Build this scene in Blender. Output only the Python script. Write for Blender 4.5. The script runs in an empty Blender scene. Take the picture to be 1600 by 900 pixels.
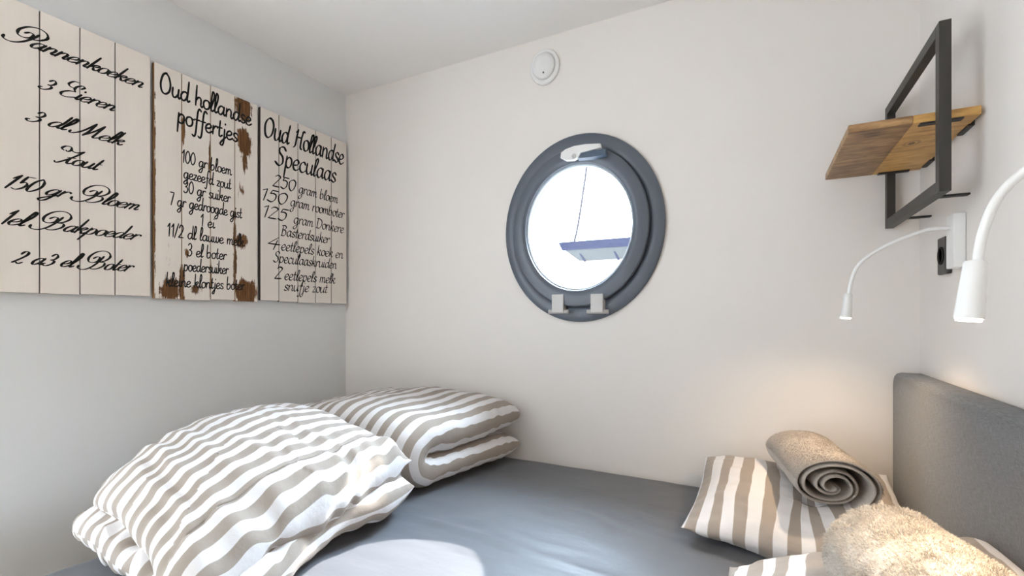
import bpy, math, random
from mathutils import Vector, noise, Matrix
random.seed(7)
PI = math.pi
sc = bpy.context.scene
COL = sc.collection

# ------------------------------------------------------------------ survey of the place
EYE = 1.16                     # camera height above the floor
F = 742.0                      # focal length in pixels of the 1600 px wide frame
TH = math.radians(27.4)        # camera yaw to the left of the back wall's normal
CT, ST = math.cos(TH), math.sin(TH)
HOR = 495.0
D = 1.85                       # back wall (y)
XL, XR = -1.962, 0.4355        # left and right wall (x)
ZC = EYE + 1.183               # ceiling
BED = EYE - 0.609              # top of the mattress
YF = -1.5                      # the room is open here, behind the camera

def ray(u, v):
    a = (u - 800.0) / F
    return a*CT - ST, a*ST + CT, (HOR - v) / F
def at_x(u, v, X):
    x, y, z = ray(u, v); k = X/x
    return Vector((X, y*k, EYE + z*k))
def at_y(u, v, Y):
    x, y, z = ray(u, v); k = Y/y
    return Vector((x*k, Y, EYE + z*k))

# ------------------------------------------------------------------ helpers
class MB:
    """collects geometry and links it as one mesh object"""
    def __init__(s): s.v = []; s.f = []; s.uv = {}; s.sm = []
    def face(s, idx, uvs=None, smooth=False):
        s.f.append(tuple(idx)); s.sm.append(smooth)
        if uvs: s.uv[len(s.f)-1] = uvs
    def box(s, x0, x1, y0, y1, z0, z1, b=0.0):
        import bmesh
        bm = bmesh.new(); bmesh.ops.create_cube(bm, size=1)
        for q in bm.verts:
            q.co = Vector(((x0+x1)/2+(x1-x0)*q.co.x, (y0+y1)/2+(y1-y0)*q.co.y, (z0+z1)/2+(z1-z0)*q.co.z))
        if b > 0:
            bmesh.ops.bevel(bm, geom=bm.edges[:], offset=b, segments=3 if b > .004 else 2, affect='EDGES', profile=.5, clamp_overlap=True)
        s.bm(bm, smooth=False)
        return s
    def bm(s, bm, smooth=False):
        o = len(s.v); bm.verts.index_update()
        s.v += [q.co.copy() for q in bm.verts]
        for f in bm.faces: s.face([o+q.index for q in f.verts], None, smooth)
        bm.free()
    def tube(s, pts, r, n=14, cap=True):
        pts = [Vector(p) for p in pts]; m = len(pts); o = len(s.v)
        rr = r if isinstance(r, (list, tuple)) else [r]*m
        up = None
        for i, p in enumerate(pts):
            t = (pts[min(i+1, m-1)] - pts[max(i-1, 0)]).normalized()
            if up is None:
                up = Vector((0, 0, 1)) if abs(t.z) < .9 else Vector((0, 1, 0))
            a = (up - t*up.dot(t)).normalized(); b = t.cross(a); up = a
            for k in range(n):
                an = 2*PI*k/n
                s.v.append(p + (a*math.cos(an) + b*math.sin(an))*rr[i])
        for i in range(m-1):
            for k in range(n):
                s.face((o+i*n+k, o+i*n+(k+1) % n, o+(i+1)*n+(k+1) % n, o+(i+1)*n+k), None, True)
        if cap:
            s.face([o+k for k in range(n)][::-1]); s.face([o+(m-1)*n+k for k in range(n)])
        return s
    def lathe_y(s, cx, cy, cz, prof, sx=1.0, sz=1.0, n=96, smooth=True, closed=True):
        """profile of (radius, y) turned round the y axis, stretched by sx, sz"""
        o = len(s.v); m = len(prof)
        for k in range(n):
            an = 2*PI*k/n
            for (r, y) in prof:
                s.v.append(Vector((cx + r*sx*math.cos(an), cy + y, cz + r*sz*math.sin(an))))
        for k in range(n):
            k2 = (k+1) % n
            for i in range(m if closed else m-1):
                j = (i+1) % m
                s.face((o+k*m+i, o+k2*m+i, o+k2*m+j, o+k*m+j), None, smooth)
        return s
    def build(s, name, mat, parent=None, autos=None):
        me = bpy.data.meshes.new(name)
        me.from_pydata([tuple(q) for q in s.v], [], s.f); me.validate(clean_customdata=False)
        me.polygons.foreach_set('use_smooth', s.sm[:len(me.polygons)])
        if s.uv:
            ul = me.uv_layers.new(name='UVMap')
            for p in me.polygons:
                if p.index in s.uv:
                    for li, c in zip(p.loop_indices, s.uv[p.index]): ul.data[li].uv = c
        me.materials.append(mat)
        import bmesh
        bm = bmesh.new(); bm.from_mesh(me); bmesh.ops.recalc_face_normals(bm, faces=bm.faces[:]); bm.to_mesh(me); bm.free()
        if autos:
            try: me.set_sharp_from_angle(angle=math.radians(autos))
            except Exception: pass
        o = bpy.data.objects.new(name, me); COL.objects.link(o)
        if parent:
            o.parent = parent; o.matrix_parent_inverse = Matrix.Translation(-parent.location)
        return o

def thing(name, label, cat, loc, group=None):
    o = bpy.data.objects.new(name, None); COL.objects.link(o); o.location = loc; o.empty_display_size = .05
    o['label'] = label; o['category'] = cat
    if group: o['group'] = group
    return o
def tag(o, label, cat, kind=None):
    o['label'] = label; o['category'] = cat
    if kind: o['kind'] = kind
    return o

def smooth_path(pts, k=6):
    pts = [Vector(p) for p in pts]; out = []
    n = len(pts)
    for i in range(n-1):
        p0 = pts[max(i-1, 0)]; p1 = pts[i]; p2 = pts[i+1]; p3 = pts[min(i+2, n-1)]
        for j in range(k):
            t = j/k
            out.append(.5*((2*p1) + (p2-p0)*t + (2*p0-5*p1+4*p2-p3)*t*t + (3*p1-p0-3*p2+p3)*t**3))
    out.append(pts[-1]); return out

# ------------------------------------------------------------------ materials
def mat(name, col, rough=.6, spec=.3, metal=0.0):
    m = bpy.data.materials.new(name); m.use_nodes = True
    b = m.node_tree.nodes['Principled BSDF']
    b.inputs['Base Color'].default_value = (*col, 1); b.inputs['Roughness'].default_value = rough
    b.inputs['Specular IOR Level'].default_value = spec; b.inputs['Metallic'].default_value = metal
    return m
def nd(m, t, **kw):
    n = m.node_tree.nodes.new(t)
    for k, v in kw.items(): setattr(n, k, v)
    return n
def lk(m, a, b): m.node_tree.links.new(a, b)
def bsdf(m): return m.node_tree.nodes['Principled BSDF']
def texco(m, kind='Object', scale=(1, 1, 1)):
    tc = nd(m, 'ShaderNodeTexCoord'); mp = nd(m, 'ShaderNodeMapping')
    mp.inputs['Scale'].default_value = scale; lk(m, tc.outputs[kind], mp.inputs['Vector']); return mp.outputs['Vector']
def noise_tex(m, vec, scale, detail=4, rough=.55):
    n = nd(m, 'ShaderNodeTexNoise'); n.inputs['Scale'].default_value = scale
    n.inputs['Detail'].default_value = detail; n.inputs['Roughness'].default_value = rough
    lk(m, vec, n.inputs['Vector']); return n.outputs['Fac']
def bump(m, h, strength, dist=.002):
    b = nd(m, 'ShaderNodeBump'); b.inputs['Strength'].default_value = strength; b.inputs['Distance'].default_value = dist
    lk(m, h, b.inputs['Height'])
    lk(m, b.outputs['Normal'], bsdf(m).inputs['Normal']); return b
def ramp(m, fac, stops):
    r = nd(m, 'ShaderNodeValToRGB'); e = r.color_ramp.elements
    while len(e) < len(stops): e.new(.5)
    for q, (p, c) in zip(e, stops): q.position = p; q.color = (*c, 1)
    lk(m, fac, r.inputs['Fac']); return r.outputs['Color']
def mix(m, fac, a, b, blend='MIX'):
    x = nd(m, 'ShaderNodeMix', data_type='RGBA', blend_type=blend)
    if isinstance(fac, (int, float)): x.inputs['Factor'].default_value = fac
    else: lk(m, fac, x.inputs['Factor'])
    for s, c in (('A', a), ('B', b)):
        i = [q for q in x.inputs if q.name == s and q.type == 'RGBA'][0]
        if isinstance(c, tuple): i.default_value = (*c, 1)
        else: lk(m, c, i)
    return [q for q in x.outputs if q.type == 'RGBA'][0]
def math_(m, op, a, b=None, c=None):
    n = nd(m, 'ShaderNodeMath', operation=op)
    for i, q in enumerate((a, b, c)):
        if q is None: continue
        if isinstance(q, (int, float)): n.inputs[i].default_value = q
        else: lk(m, q, n.inputs[i])
    return n.outputs[0]

def paint(name, col):
    m = mat(name, col, .75, .2); v = texco(m)
    bump(m, noise_tex(m, v, 260, 3), .12, .001); return m
M_WALL = paint('wall_paint', (.79, .744, .698))
M_WALLL = paint('left_wall_paint', (.755, .752, .745))
M_CEIL = paint('ceiling_paint', (.86, .835, .81))
def floor_mat():
    m = mat('oak_floor', (.4, .28, .17), .5, .3); v = texco(m, 'Object', (1, 8, 1))
    lk(m, ramp(m, noise_tex(m, v, 3, 6), [(.3, (.33, .23, .14)), (.7, (.46, .33, .21))]), bsdf(m).inputs['Base Color']); return m
M_FLOOR = floor_mat()

def stripe_mat(name, period, white=(.75, .725, .715), brown=(.36, .305, .258)):
    m = mat(name, white, .85, .15)
    uv = nd(m, 'ShaderNodeUVMap'); sp = nd(m, 'ShaderNodeSeparateXYZ'); lk(m, uv.outputs['UV'], sp.inputs[0])
    wob = noise_tex(m, uv.outputs['UV'], 9, 2)
    u = math_(m, 'ADD', sp.outputs[0], math_(m, 'MULTIPLY', math_(m, 'SUBTRACT', wob, .5), .006))
    fr = math_(m, 'FRACT', math_(m, 'DIVIDE', u, period))
    tri = math_(m, 'ABSOLUTE', math_(m, 'SUBTRACT', fr, .5))          # 0 mid stripe .. .5
    e = math_(m, 'MULTIPLY', math_(m, 'SUBTRACT', tri, .25), 40)
    fac = math_(m, 'ADD', e, .5); fac.node.use_clamp = True
    lk(m, mix(m, fac, brown, white), bsdf(m).inputs['Base Color'])
    v = texco(m)
    w = noise_tex(m, v, 22, 4, .6); fine = noise_tex(m, v, 900, 2)
    bump(m, math_(m, 'ADD', w, math_(m, 'MULTIPLY', fine, .05)), .45, .006)
    bsdf(m).inputs['Sheen Weight'].default_value = .15
    return m
M_DUVET = stripe_mat('striped_cotton_duvet', .062)
M_PIL = stripe_mat('striped_cotton_pillow', .060)

def sheet_mat():
    m = mat('dark_grey_sheet', (.142, .147, .162), .48, .5)
    v = texco(m, 'Object', (1, 1, 1))
    n = noise_tex(m, texco(m, 'Object', (2.2, 6, 1)), 3, 4); f = noise_tex(m, v, 700, 2)
    bump(m, math_(m, 'ADD', n, math_(m, 'MULTIPLY', f, .03)), .3, .008)
    bsdf(m).inputs['Sheen Weight'].default_value = .03
    return m
M_SHEET = sheet_mat()
def felt():
    m = mat('grey_woven_upholstery', (.2, .2, .2), .9, .15)
    v = texco(m, 'Object', (1, 1, 1))
    a = noise_tex(m, texco(m, 'Object', (1, 1, 14)), 60, 3); b = noise_tex(m, texco(m, 'Object', (1, 14, 1)), 60, 3)
    ab = math_(m, 'MULTIPLY', math_(m, 'ADD', a, b), .5)
    lk(m, ramp(m, ab, [(.36, (.082, .082, .085)), (.64, (.185, .186, .192))]), bsdf(m).inputs['Base Color'])
    bump(m, ab, .5, .002); bsdf(m).inputs['Sheen Weight'].default_value = .2; return m
M_FELT = felt()

def board_mat(name, base, wear=(), edge=None, grime=.12):
    """painted planks; wear = (y, z, ry, rz, strength) in metres of the place: rubbed-off patches showing brown wood"""
    m = mat(name, base, .6, .25)
    tc = nd(m, 'ShaderNodeTexCoord'); pos = tc.outputs['Object']
    gr = noise_tex(m, texco(m, 'Object', (1, 18, 1.1)), 6, 6, .6)
    col = mix(m, math_(m, 'MULTIPLY', gr, grime), base, (.52, .42, .32))
    woodg = noise_tex(m, texco(m, 'Object', (1, 30, 2)), 8, 6, .65)
    wood = ramp(m, woodg, [(.3, (.06, .026, .010)), (.55, (.165, .072, .024)), (.78, (.34, .17, .065))])
    sp = nd(m, 'ShaderNodeSeparateXYZ'); lk(m, pos, sp.inputs[0])
    ng = noise_tex(m, texco(m, 'Object', (1, 22, 3.5)), 5, 6, .7)
    n2 = noise_tex(m, texco(m, 'Object', (1, 1, 1)), 22, 5, .65)
    nn = math_(m, 'ADD', math_(m, 'MULTIPLY', ng, .6), math_(m, 'MULTIPLY', n2, .4))
    tot = None
    for (y, z, ry, rz, k) in wear:
        dy = math_(m, 'DIVIDE', math_(m, 'SUBTRACT', sp.outputs[1], y), ry)
        dz = math_(m, 'DIVIDE', math_(m, 'SUBTRACT', sp.outputs[2], z), rz)
        d2 = math_(m, 'ADD', math_(m, 'POWER', math_(m, 'ABSOLUTE', dy), 2), math_(m, 'POWER', math_(m, 'ABSOLUTE', dz), 2))
        g = math_(m, 'MULTIPLY', math_(m, 'EXPONENT', math_(m, 'MULTIPLY', d2, -1)), k)
        tot = g if tot is None else math_(m, 'MAXIMUM', tot, g)
    if tot is not None:
        f = math_(m, 'MULTIPLY', math_(m, 'SUBTRACT', math_(m, 'ADD', tot, math_(m, 'MULTIPLY', math_(m, 'SUBTRACT', nn, .5), 1.9)), .5), 9)
        f.node.use_clamp = True
        col = mix(m, f, col, wood)
    if edge:      # bare wood on the sawn sides
        geo = nd(m, 'ShaderNodeNewGeometry'); s2 = nd(m, 'ShaderNodeSeparateXYZ'); lk(m, geo.outputs['Normal'], s2.inputs[0])
        fe = math_(m, 'LESS_THAN', math_(m, 'ABSOLUTE', s2.outputs[0]), .8)
        col = mix(m, fe, col, edge)
    lk(m, col, bsdf(m).inputs['Base Color'])
    bump(m, gr, .25, .002)
    return m
M_INK = mat('black_lettering_paint', (.012, .011, .010), .6, .2)
M_BACK = mat('dark_backing_wood', (.06, .04, .028), .8)
M_FRAME = mat('anthracite_window_frame', (.092, .108, .135), .33, .55)
M_SEAL = mat('light_glazing_bead', (.42, .46, .50), .4, .5)
M_WPLAST = mat('white_plastic', (.78, .77, .75), .4, .4)
M_GREYM = mat('grey_hinge_metal', (.55, .53, .51), .4, .4)
M_LATCH = mat('blue_grey_latch', (.075, .11, .16), .35, .5)
M_BLACK = mat('black_steel', (.022, .021, .020), .5, .4)
M_STEEL = mat('dark_bronze_steel', (.040, .036, .032), .48, .4)
M_SOCK = mat('anthracite_socket', (.05, .048, .045), .45, .4)
M_HOLE = mat('socket_recess', (.012, .012, .012), .6)
def glass():
    m = bpy.data.materials.new('window_glass'); m.use_nodes = True; nt = m.node_tree; nt.nodes.clear()
    o = nt.nodes.new('ShaderNodeOutputMaterial'); t = nt.nodes.new('ShaderNodeBsdfTransparent'); g = nt.nodes.new('ShaderNodeBsdfGlossy')
    g.inputs['Roughness'].default_value = .02; t.inputs['Color'].default_value = (.97, .985, .99, 1)
    x = nt.nodes.new('ShaderNodeMixShader'); x.inputs[0].default_value = .05
    nt.links.new(t.outputs[0], x.inputs[1]); nt.links.new(g.outputs[0], x.inputs[2]); nt.links.new(x.outputs[0], o.inputs[0]); return m
M_GLASS = glass()
def emit(name, col, s):
    m = mat(name, (.9, .88, .84)); b = bsdf(m)
    b.inputs['Emission Color'].default_value = (*col, 1); b.inputs['Emission Strength'].default_value = s; return m
M_LED = emit('lit_lamp_lens', (1, .86, .66), 9)

def shelf_wood(name, stops, sx, knot=None):
    m = mat(name, (.4, .2, .08), .45, .35)
    g = noise_tex(m, texco(m, 'Object', sx), 5, 7, .62); k = noise_tex(m, texco(m, 'Object', (1, 1, 1)), 14, 3)
    gg = math_(m, 'ADD', math_(m, 'MULTIPLY', g, .65), math_(m, 'MULTIPLY', k, .35))
    col = ramp(m, gg, stops)
    if knot:                       # a dark eye in the grain
        vd = nd(m, 'ShaderNodeVectorMath', operation='DISTANCE'); tc = nd(m, 'ShaderNodeTexCoord')
        ad = nd(m, 'ShaderNodeVectorMath', operation='MULTIPLY'); ad.inputs[1].default_value = (1, .7, 0)
        lk(m, tc.outputs['Object'], ad.inputs[0]); lk(m, ad.outputs[0], vd.inputs[0]); vd.inputs[1].default_value = (knot[0], knot[1]*.7, 0)
        dd = math_(m, 'ADD', vd.outputs['Value'], math_(m, 'MULTIPLY', math_(m, 'SUBTRACT', k, .5), .012))
        ring = math_(m, 'MULTIPLY', math_(m, 'SINE', math_(m, 'MULTIPLY', dd, 520)), .5)
        f = math_(m, 'MULTIPLY', math_(m, 'EXPONENT', math_(m, 'MULTIPLY', math_(m, 'POWER', math_(m, 'DIVIDE', dd, .016), 2), -1)), math_(m, 'ADD', ring, .55)); f.node.use_clamp = True
        col = mix(m, f, col, (.10, .045, .015))
    lk(m, col, bsdf(m).inputs['Base Color']); bump(m, g, .15, .002); return m
M_SW1 = shelf_wood('brown_shelf_wood', [(.34, (.13, .068, .030)), (.5, (.31, .175, .080)), (.66, (.54, .33, .15))], (3, 14, 14))
M_SW2 = shelf_wood('honey_shelf_wood', [(.34, (.36, .18, .05)), (.5, (.60, .34, .105)), (.68, (.78, .49, .18))], (3, 12, 12), (.344, 1.53))

def towel_mat(name, a, b, s):
    m = mat(name, a, .95, .05); v = texco(m)
    n = noise_tex(m, v, s, 3, .7)
    lk(m, ramp(m, n, [(.3, a), (.7, b)]), bsdf(m).inputs['Base Color']); bump(m, n, .9, .003)
    bsdf(m).inputs['Sheen Weight'].default_value = .2; return m
M_TOW = towel_mat('taupe_terry', (.42, .37, .325), (.60, .54, .475), 420)
M_TOWF = towel_mat('cream_long_pile', (.52, .475, .42), (.74, .68, .60), 300)

# ------------------------------------------------------------------ the room
def wall(name, quad, m, label):
    b = MB(); b.v = [Vector(q) for q in quad]; b.face(range(len(quad)))
    return tag(b.build(name, m), label, 'wall', 'structure')
fl = MB().box(XL-.1, XR+.1, YF, D+.10, -.08, 0); tag(fl.build('floor', M_FLOOR), 'oak coloured floor under the bed', 'floor', 'structure')
ce = MB().box(XL-.1, XR+.1, YF, D+.10, ZC, ZC+.12); tag(ce.build('ceiling', M_CEIL), 'plain off-white ceiling', 'ceiling', 'structure')
LY0, LY1, LZ0, LZ1 = -1.42, .36, .08, 2.25       # big side window out of view, added to bring in daylight
w = MB(); w.box(XL-.1, XL, LY1, D+.10, 0, ZC); w.box(XL-.1, XL, YF, LY0, 0, ZC); w.box(XL-.1, XL, LY0, LY1, 0, LZ0); w.box(XL-.1, XL, LY0, LY1, LZ1, ZC)
tag(w.build('wall_left', M_WALLL), 'grey white wall the three wooden recipe boards hang on', 'wall', 'structure')
w = MB().box(XL-.1, XR+.1, YF-.1, YF, 0, ZC); tag(w.build('wall_front', M_WALL), 'white wall behind the camera', 'wall', 'structure')
w = MB().box(XR, XR+.1, YF, D+.10, 0, ZC); tag(w.build('wall_right', M_WALL), 'white wall behind the headboard and reading lamps', 'wall', 'structure')

wl = thing('added_side_window', 'unseen tall side window added in the left wall for daylight', 'window', (XL, (LY0+LY1)/2, LZ0)); wl['kind'] = 'structure'
b = MB()
for (ya, yb, za, zb) in ((LY0, LY0+.05, LZ0, LZ1), (LY1-.05, LY1, LZ0, LZ1), (LY0+.05, LY1-.05, LZ0, LZ0+.05), (LY0+.05, LY1-.05, LZ1-.05, LZ1), ((LY0+LY1)/2-.03, (LY0+LY1)/2+.03, LZ0+.05, LZ1-.05)):
    b.box(XL-.08, XL-.02, ya, yb, za, zb, .003)
b.build('window_frame', M_FRAME, wl)
b = MB(); b.v = [Vector((XL-.05, y, z)) for (y, z) in ((LY0+.05, LZ0+.05), (LY1-.05, LZ0+.05), (LY1-.05, LZ1-.05), (LY0+.05, LZ1-.05))]; b.face(range(4)); b.build('window_pane', M_GLASS, wl)

# round window, measured
PCX, PRX = -.349*D, .183*D
PCZ, PRZ = EYE + .361, .382
def back_wall():
    b = MB(); n = 96; HR = .90
    x0, x1, z0, z1 = XL, XR, 0.0, ZC
    angs = sorted([2*PI*k/n for k in range(n)] + [math.atan2(z-PCZ, x-PCX) % (2*PI) for x in (x0, x1) for z in (z0, z1)])
    N = len(angs)
    def rect(an):
        dx, dz = math.cos(an), math.sin(an); t = 1e9
        if dx > 1e-9: t = min(t, (x1-PCX)/dx)
        if dx < -1e-9: t = min(t, (x0-PCX)/dx)
        if dz > 1e-9: t = min(t, (z1-PCZ)/dz)
        if dz < -1e-9: t = min(t, (z0-PCZ)/dz)
        return PCX+dx*t, PCZ+dz*t
    for y in (D, D+.10):
        for an in angs:
            # the same direction for hole and border
            k = 1/math.sqrt((math.cos(an)/(PRX*HR))**2 + (math.sin(an)/(PRZ*HR))**2)
            b.v.append(Vector((PCX+math.cos(an)*k, y, PCZ+math.sin(an)*k)))
            rx, rz = rect(an); b.v.append(Vector((rx, y, rz)))
    for i in range(N):
        j = (i+1) % N
        b.face((2*i, 2*i+1, 2*j+1, 2*j)); o = 2*N
        b.face((o+2*i, o+2*j, o+2*j+1, o+2*i+1)); b.face((2*i, 2*j, o+2*j, o+2*i))
        b.face((2*i+1, o+2*i+1, o+2*j+1, 2*j+1))
    return b
tag(back_wall().build('wall_back', M_WALL), 'warm white wall with the round window', 'wall', 'structure')

win = thing('window_1', 'round porthole window with thick anthracite frame in the back wall', 'window', (PCX, D, PCZ)); win['kind'] = 'structure'
b = MB()
b.lathe_y(PCX, D, PCZ, [(1.0, 0), (1.0, -.010), (.99, -.016), (.965, -.020), (.90, -.022), (.86, -.020), (.82, -.012), (.80, .0), (.80, .105), (.89, .105), (.89, 0)], PRX, PRZ)
b.build('outer_frame', M_FRAME, win, 30)
SCX, SCZ = PCX, PCZ
b = MB()
b.lathe_y(SCX, D, SCZ, [(.838, -.012), (.838, -.040), (.828, -.045), (.80, -.047), (.735, -.050), (.70, -.049), (.672, -.043), (.662, -.034), (.655, -.022), (.655, -.012), (.79, -.008), (.79, -.012)], PRX, PRZ)
b.build('sash', M_FRAME, win, 30)
b = MB(); b.lathe_y(SCX, D, SCZ, [(.664, -.036), (.650, -.034), (.644, -.028), (.642, -.016), (.66, -.016)], PRX, PRZ); b.build('glazing_bead', M_SEAL, win)
b = MB(); n = 72
b.v = [Vector((SCX + .66*PRX*math.cos(2*PI*k/n), D-.018, SCZ + .66*PRZ*math.sin(2*PI*k/n))) for k in range(n)]; b.face(range(n))
b.build('glass', M_GLASS, win)
# handle at the top of the sash
ys = D-.050
hub = at_y(886, 242, ys-.012)
tip = at_y(939, 231, ys-.040)
b = MB()
out = [(876, 247), (877, 239), (884, 233.5), (897, 228.5), (915, 225.5), (938, 224.5), (939.5, 231), (920, 236), (908, 239), (904, 246), (896, 250.5), (884, 251)]
n = len(out)
for yy, ins in ((ys-.012, 0), (ys-.027, 0), (ys-.030, .12)):
    cc = at_y(903, 238, yy)
    for (u, v) in out: b.v.append(at_y(u, v, ys-.024).lerp(Vector((cc.x, 0, cc.z)), ins*.5)); b.v[-1].y = yy
for a in (0, n):
    for k in range(n): b.face((a+k, a+(k+1) % n, a+n+(k+1) % n, a+n+k))
b.face(range(n)); b.face(range(2*n, 3*n))
b.lathe_y(hub.x, ys, hub.z, [(0.001, .004), (.016, .004), (.016, -.013), (.001, -.013)], n=24, closed=False)
hd = b.build('handle', M_WPLAST, win); hd['label'] = 'white lever handle'
lc = at_y(897, 244, ys-.030); b = MB(); b.lathe_y(lc.x, ys-.0295, lc.z, [(.001, .0), (.0085, .0), (.0085, -.003), (.001, -.003)], n=20, closed=False); b.build('lock', M_GREYM, hd)
b = MB(); l0 = at_y(905, 245, ys); l1 = at_y(949, 240, ys)
o = len(b.v)
for (p, hw) in ((l0, .017), (l0.lerp(l1, .5), .018), (l1, .012)):
    for (dy, dz) in ((0, -hw), (0, hw), (-.022, hw*.75), (-.022, -hw*.75)): b.v.append(p + Vector((0, dy, dz)))
for i in range(2):
    for k in range(4): b.face((o+4*i+k, o+4*i+(k+1) % 4, o+4*i+4+(k+1) % 4, o+4*i+4+k))
b.face((o, o+1, o+2, o+3)); b.face((o+8, o+9, o+10, o+11))
lt = b.build('latch', M_LATCH, win); lt['label'] = 'dark blue grey latch body'
for uc in (872.5, 933.5):
    c = at_y(uc, 487, D-.045)
    b = MB(); b.box(c.x-.025, c.x+.025, D-.056, D-.020, c.z-.004, c.z+.070, .002)
    h = b.build('hinge', M_GREYM, win); h['label'] = 'light grey hinge plate'
    b = MB(); b.tube([(c.x-.043, D-.042, c.z), (c.x+.043, D-.042, c.z)], .0085, 14); b.build('hinge_pin', M_GREYM, h)

# round valve on the back wall
c = at_y(852, 106, D)
vt = thing('air_vent', 'round white ventilation valve on the back wall near the ceiling', 'vent', (c.x, D, c.z))
b = MB(); b.lathe_y(c.x, D, c.z, [(0.001, 0), (1, 0), (1, -.008), (.96, -.014), (.84, -.016), (.78, -.012), (.001, -.012)], .066, .0745, 56, closed=False); b.build('outer_ring', M_WPLAST, vt)
b = MB(); b.lathe_y(c.x, D, c.z, [(.001, -.012), (.74, -.012), (.74, -.020), (.68, -.026), (.40, -.030), (.001, -.031)], .066, .0745, 56, closed=False); b.build('valve_disc', M_WPLAST, vt)
b = MB(); b.lathe_y(c.x+.004, D, c.z-.034, [(.001, -.028), (.0035, -.028), (.0035, -.032), (.001, -.032)], 1, 1, 12, closed=False); b.build('screw', M_SOCK, vt)

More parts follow.
